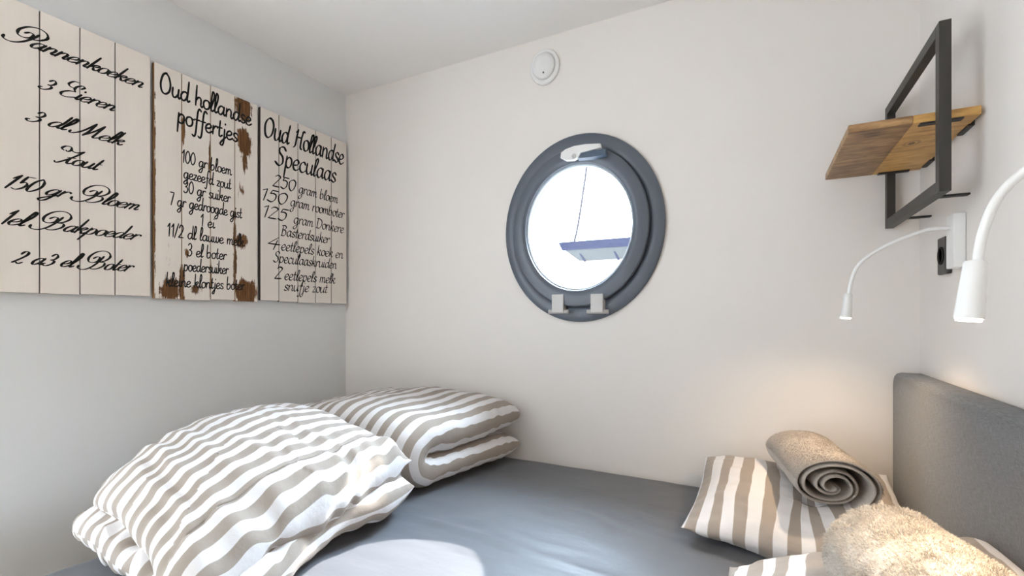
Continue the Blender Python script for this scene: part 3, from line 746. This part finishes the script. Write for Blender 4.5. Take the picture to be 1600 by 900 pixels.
def small_duvet():
    L = .535; fp, tot = fold_path(L, .068, .205)
    X0, X1 = -1.86, -.925
    def med(s, t):
        p, z = fp(s); pn = p/L; up = max(0, min(1, (z-.068)/.137))
        y = 1.275+p*.99
        x = lerp(X0, X1, t) + lerp(-.075, .03, pn)*t
        crown = math.sin(PI*min(1, t*.85+.12))
        zz = z + up*(.022*crown - .05*max(0, t-.65) - .02*(1-pn) - .07*max(0, 1-t/.55)) + .012*up*nz(t*4, pn*3, 2)
        if t < .12: pass
        return Vector((x, y, BED+zz+.004))
    def hf(s, t):
        base = lerp(.060, .073, max(0, min(1, (s-.4)*4)))
        return base*sup(s, 14, .36)*sup(t, 10, .42)
    def disp(s, t, sg):
        x = t*.9; y = s*tot
        e = math.exp(-((1-t)/.05)**2)
        return .005*nz(x*10, y*7, 1)+.003*nz(x*18, y*22, 4)+e*.008*nz(x*6, y*30, 8)
    def uvf(s, t): return (t*.93, s*tot)
    return puffy(140, 140, med, hf, uvf, disp, .55, .8, 't')
o = small_duvet().build('duvet', M_DUVET)
tag(o, 'striped duvet folded double in the corner against the back wall', 'duvet'); o['group'] = 'striped folded duvets'

def pillow(FLc, FRc, BLc, BRc, zf, H, wx, wy, seed, tip=.02, ph=0.0):
    FLc, FRc, BLc, BRc = map(Vector, (FLc, FRc, BLc, BRc))
    def med(s, t):
        # concave sides, pointed corners
        a = 2*s-1; c = 2*t-1
        s2 = s - tip*(1-c*c)*0 ; 
        xs = .5+.5*a*(1-.045*(1-c*c)); ts = .5+.5*c*(1-.05*(1-a*a))
        xy = FLc.lerp(FRc, xs).lerp(BLc.lerp(BRc, xs), ts)
        return Vector((xy.x, xy.y, BED + zf(s, t) + .008*nz(s*4, t*4, seed)))
    def hf(s, t): return H*(sup(s, 2.6, .62)*sup(t, 2.6, .62))
    def disp(s, t, sg): 
        e = 1-sup(s, 4, 1)*sup(t, 4, 1)
        return .006*nz(s*5, t*6, seed+1)+.004*nz(s*9+t*6, t*12, seed+2)+e*.007*nz(s*14, t*14, seed+3)
    def uvf(s, t): return (s*wx+ph, t*wy)
    return puffy(90, 90, med, hf, uvf, disp, .5, .5)
def zf1(s, t): return .042 + .072*t**1.3 + .012*s - .028*math.exp(-((s-.57)/.17)**2)*min(1, t*3)
o = pillow((-.185, 1.345), (.352, 1.235), (-.165, 1.80), (.350, 1.815), zf1, .078, .54, .5, 21, ph=.008).build('pillow', M_PIL)
tag(o, 'striped pillow lying against the back wall, under the spiral rolled towel', 'pillow'); o['group'] = 'striped pillows'
def zf2(s, t): return .055 + .172*s**1.5 + .010*t - .035*s*s*t**5 - .035*math.exp(-((s-.66)/.16)**2)
o = pillow((-.10, .60), (.360, .58), (-.055, 1.135), (.360, 1.16), zf2, .085, .46, .55, 35, ph=.02).build('pillow', M_PIL)
tag(o, 'striped pillow nearest the camera at the lower right, under the fluffy towel', 'pillow'); o['group'] = 'striped pillows'

# --- towels
def towel_roll(p_near, p_far, rx, rz, turns, th, pile, seed, nsp=260, nl=40, r0=.12, double=False):
    p_near, p_far = Vector(p_near), Vector(p_far); ax = (p_far-p_near); Ln = ax.length; ax.normalize()
    side = ax.cross(Vector((0, 0, 1))).normalized(); up = side.cross(ax)
    TT = 2*PI*turns
    def med(s, t):
        q = s; dl = 0.0
        if double:                    # the cloth is folded in two before it is rolled up
            q = 1-abs(2*s-1); dl = .15/turns*max(-1, min(1, (.5-s)*60))
        th_ = TT*q**.8
        r = lerp(r0, 1.0, th_/TT) + dl
        wob = 1+(.085 if double else .045)*nz(th_*.8, t*3, seed)
        a = -th_+(-.37 if double else .9)
        off = .010*math.sin(th_*.7+seed)*(1-t) + (.006 if dl > 0 else 0)*(1-t)
        return p_near.lerp(p_far, t) + side*(rx*r*wob*math.cos(a)) + up*(rz*r*wob*math.sin(a)) + ax*off
    def hf(s, t): return th*min(1, (s/.01+.01))**.5*sup(s, 60, .5)*sup(t, 30, .5)
    def disp(s, t, sg): return .0028*nz(s*90, t*18, seed)+.005*nz(s*24, t*6, seed+4)
    b = puffy(nsp, nl, med, hf, lambda s, t: (s, t), disp, 0.0, .35)
    if pile:
        n0 = len(b.v); rnd = random.Random(seed); cnt, ln, wd = pile
        for _ in range(cnt):
            t = rnd.random(); s = (.5-.5*rnd.random()*.36) if double else 1-rnd.random()*.36
            m = med(s, t); e = 1e-3
            n = (med(min(1, s+e), t)-med(s-e, t)).cross(med(s, min(1, t+e))-med(s, max(0, t-e))).normalized()
            if n.dot(m-p_near.lerp(p_far, t)) < 0: n = -n
            root = m+n*th*.85
            clump = Vector((nz(m.x*60, m.y*60, m.z*60), nz(m.x*60+9, m.y*60, m.z*60), nz(m.x*60, m.y*60+7, m.z*60)))
            d = (n*1.0+clump*.9+Vector((rnd.gauss(0, .35), rnd.gauss(0, .35), rnd.gauss(0, .35)))).normalized()
            sd = d.cross(Vector((rnd.gauss(0, 1), rnd.gauss(0, 1), rnd.gauss(0, 1)))).normalized()*wd
            l = ln*rnd.uniform(.6, 1.15)
            mid = root+d*l*.55+sd*0; tp = root+d*l+Vector((0, 0, -l*.12))
            o = len(b.v); b.v += [root-sd, root+sd, mid+sd*.8, mid-sd*.8, tp]
            b.face((o, o+1, o+2, o+3)); b.face((o+3, o+2, o+4))
    return b
o = towel_roll((.165, 1.40, EYE-.418), (.105, 1.70, EYE-.412), .098, .070, 2.1, .0036, (34000, .0034, .0005), 3, nsp=480, double=True).build('rolled_towel', M_TOW)
tag(o, 'taupe rolled towel showing its spiral end, on the pillow by the back wall', 'towel'); o['group'] = 'rolled towels'
o = towel_roll((.232, .56, EYE-.350), (.166, .875, EYE-.360), .078, .074, 3.0, .010, (90000, .0065, .00045), 8).build('rolled_towel', M_TOWF)
tag(o, 'fluffy cream rolled towel cut off by the bottom edge, nearest the camera', 'towel'); o['group'] = 'rolled towels'

# ------------------------------------------------------------------ outside the porthole
M_EAVE = mat('blue_grey_fascia', (.030, .034, .062), .6, .04)
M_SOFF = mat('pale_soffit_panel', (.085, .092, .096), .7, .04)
M_OUTW = mat('white_cladding', (.86, .86, .86), .7)
YO = 5.2
nb = thing('neighbouring_building', 'roof overhang of the neighbouring building, seen through the porthole', 'building', at_y(930, 400, YO))
pA, pB = at_y(872, 379, YO), at_y(872, 391, YO)
XE = pA.x+4.2; zt = pA.z; zfas = zt-.075
b = MB()
b.v = [Vector(q) for q in ((pA.x, YO, zt), (XE, YO, zt), (XE, YO, zfas-.02), (pA.x+.05, YO, zfas-.02), (pA.x, YO+.06, zt), (XE, YO+.06, zt), (XE, YO+.06, zfas-.02), (pA.x+.05, YO+.06, zfas-.02))]
for q in ((0, 1, 2, 3), (4, 7, 6, 5), (0, 4, 5, 1), (3, 2, 6, 7), (0, 3, 7, 4), (1, 5, 6, 2)): b.face(q)
b.build('fascia', M_EAVE, nb)
zs = at_y(890, 409, YO+.35).z
b = MB(); b.v = [Vector(q) for q in ((pA.x+.05, YO+.02, zfas), (XE, YO+.02, zfas), (XE, YO+.35, zs), (pA.x+.14, YO+.35, zs), (pA.x+.05, YO+.05, zfas+.04), (XE, YO+.05, zfas+.04), (XE, YO+.38, zs+.04), (pA.x+.14, YO+.38, zs+.04))]
for q in ((0, 1, 2, 3), (4, 7, 6, 5), (0, 4, 5, 1), (3, 2, 6, 7), (0, 3, 7, 4), (1, 5, 6, 2)): b.face(q)
b.build('soffit', M_SOFF, nb)
for uu in (899, 954):
    q = at_y(uu, 390, YO).x
    b = MB(); b.v = [Vector(p) for p in ((q-.012, YO-.004, zfas+.02), (q+.012, YO-.004, zfas+.02), (q+.012, YO+.345, zs-.012), (q-.012, YO+.345, zs-.012), (q-.012, YO+.03, zfas+.02), (q+.012, YO+.03, zfas+.02), (q+.012, YO+.36, zs+.01), (q-.012, YO+.36, zs+.01))]
    for f in ((0, 1, 2, 3), (4, 7, 6, 5), (0, 4, 5, 1), (3, 2, 6, 7), (0, 3, 7, 4), (1, 5, 6, 2)): b.face(f)
    b.build('gutter_bracket', M_EAVE, nb)
b = MB(); b.box(pA.x+.16, XE, YO+.38, YO+.5, 0, zs+.03); b.build('cabin_wall', M_OUTW, nb)
b = MB(); p0 = at_y(922, 225, YO+.2); p1 = at_y(905, 341, YO+.2); p2 = at_y(896, 383, YO+.2)
b.tube(smooth_path([p0+(p0-p1)*1.5, p0, p1, p2], 6), .014, 10); tag(b.build('stay_cable', mat('grey_cable', (.07, .07, .08), .8, .02)), 'thin grey cable hanging above the roof overhang outside the porthole', 'cable')

# ------------------------------------------------------------------ light
wd = bpy.data.worlds.new('sky'); sc.world = wd; wd.use_nodes = True
bg = wd.node_tree.nodes['Background']; bg.inputs['Color'].default_value = (.84, .92, 1.0, 1)
SUND = Vector((-.125, -1.03, -.985)).normalized()
nt = wd.node_tree; tc = nt.nodes.new('ShaderNodeTexCoord'); dp = nt.nodes.new('ShaderNodeVectorMath'); dp.operation = 'DOT_PRODUCT'
dp.inputs[1].default_value = -SUND; nt.links.new(tc.outputs['Generated'], dp.inputs[0])
mr = nt.nodes.new('ShaderNodeMapRange')                     # hazy sky, brighter and bluer round the sun
for k, q in (('From Min', .70), ('From Max', .98), ('To Min', 1.45), ('To Max', 38.0)): mr.inputs[k].default_value = q
cr = nt.nodes.new('ShaderNodeValToRGB')
cr.color_ramp.elements[0].color = (.87, .935, 1.0, 1); cr.color_ramp.elements[0].position = .70
cr.color_ramp.elements[1].color = (.66, .82, 1.0, 1); cr.color_ramp.elements[1].position = .88
nt.links.new(dp.outputs['Value'], mr.inputs['Value']); nt.links.new(dp.outputs['Value'], cr.inputs[0])
nt.links.new(cr.outputs[0], bg.inputs['Color']); nt.links.new(mr.outputs[0], bg.inputs['Strength'])
sun = bpy.data.lights.new('sun', 'SUN'); sun.energy = 4; sun.angle = math.radians(.6); sun.color = (1, .97, .93)
so_ = bpy.data.objects.new('sun', sun); COL.objects.link(so_); so_.location = (0, 6, 6)
so_.rotation_euler = SUND.to_track_quat('-Z', 'Y').to_euler()

# ------------------------------------------------------------------ camera
cd = bpy.data.cameras.new('camera'); cam = bpy.data.objects.new('camera', cd); COL.objects.link(cam)
cam.location = (0, 0, EYE); cam.rotation_euler = (PI/2, 0, TH)
cd.sensor_width = 36; cd.lens = F/1600*36; cd.shift_y = (HOR-450)/1600; cd.clip_start = .02
sc.camera = cam
vs = sc.view_settings
vs.view_transform = 'Standard'; vs.look = 'None'; vs.gamma = 1; vs.use_curve_mapping = False; vs.exposure = 1.86
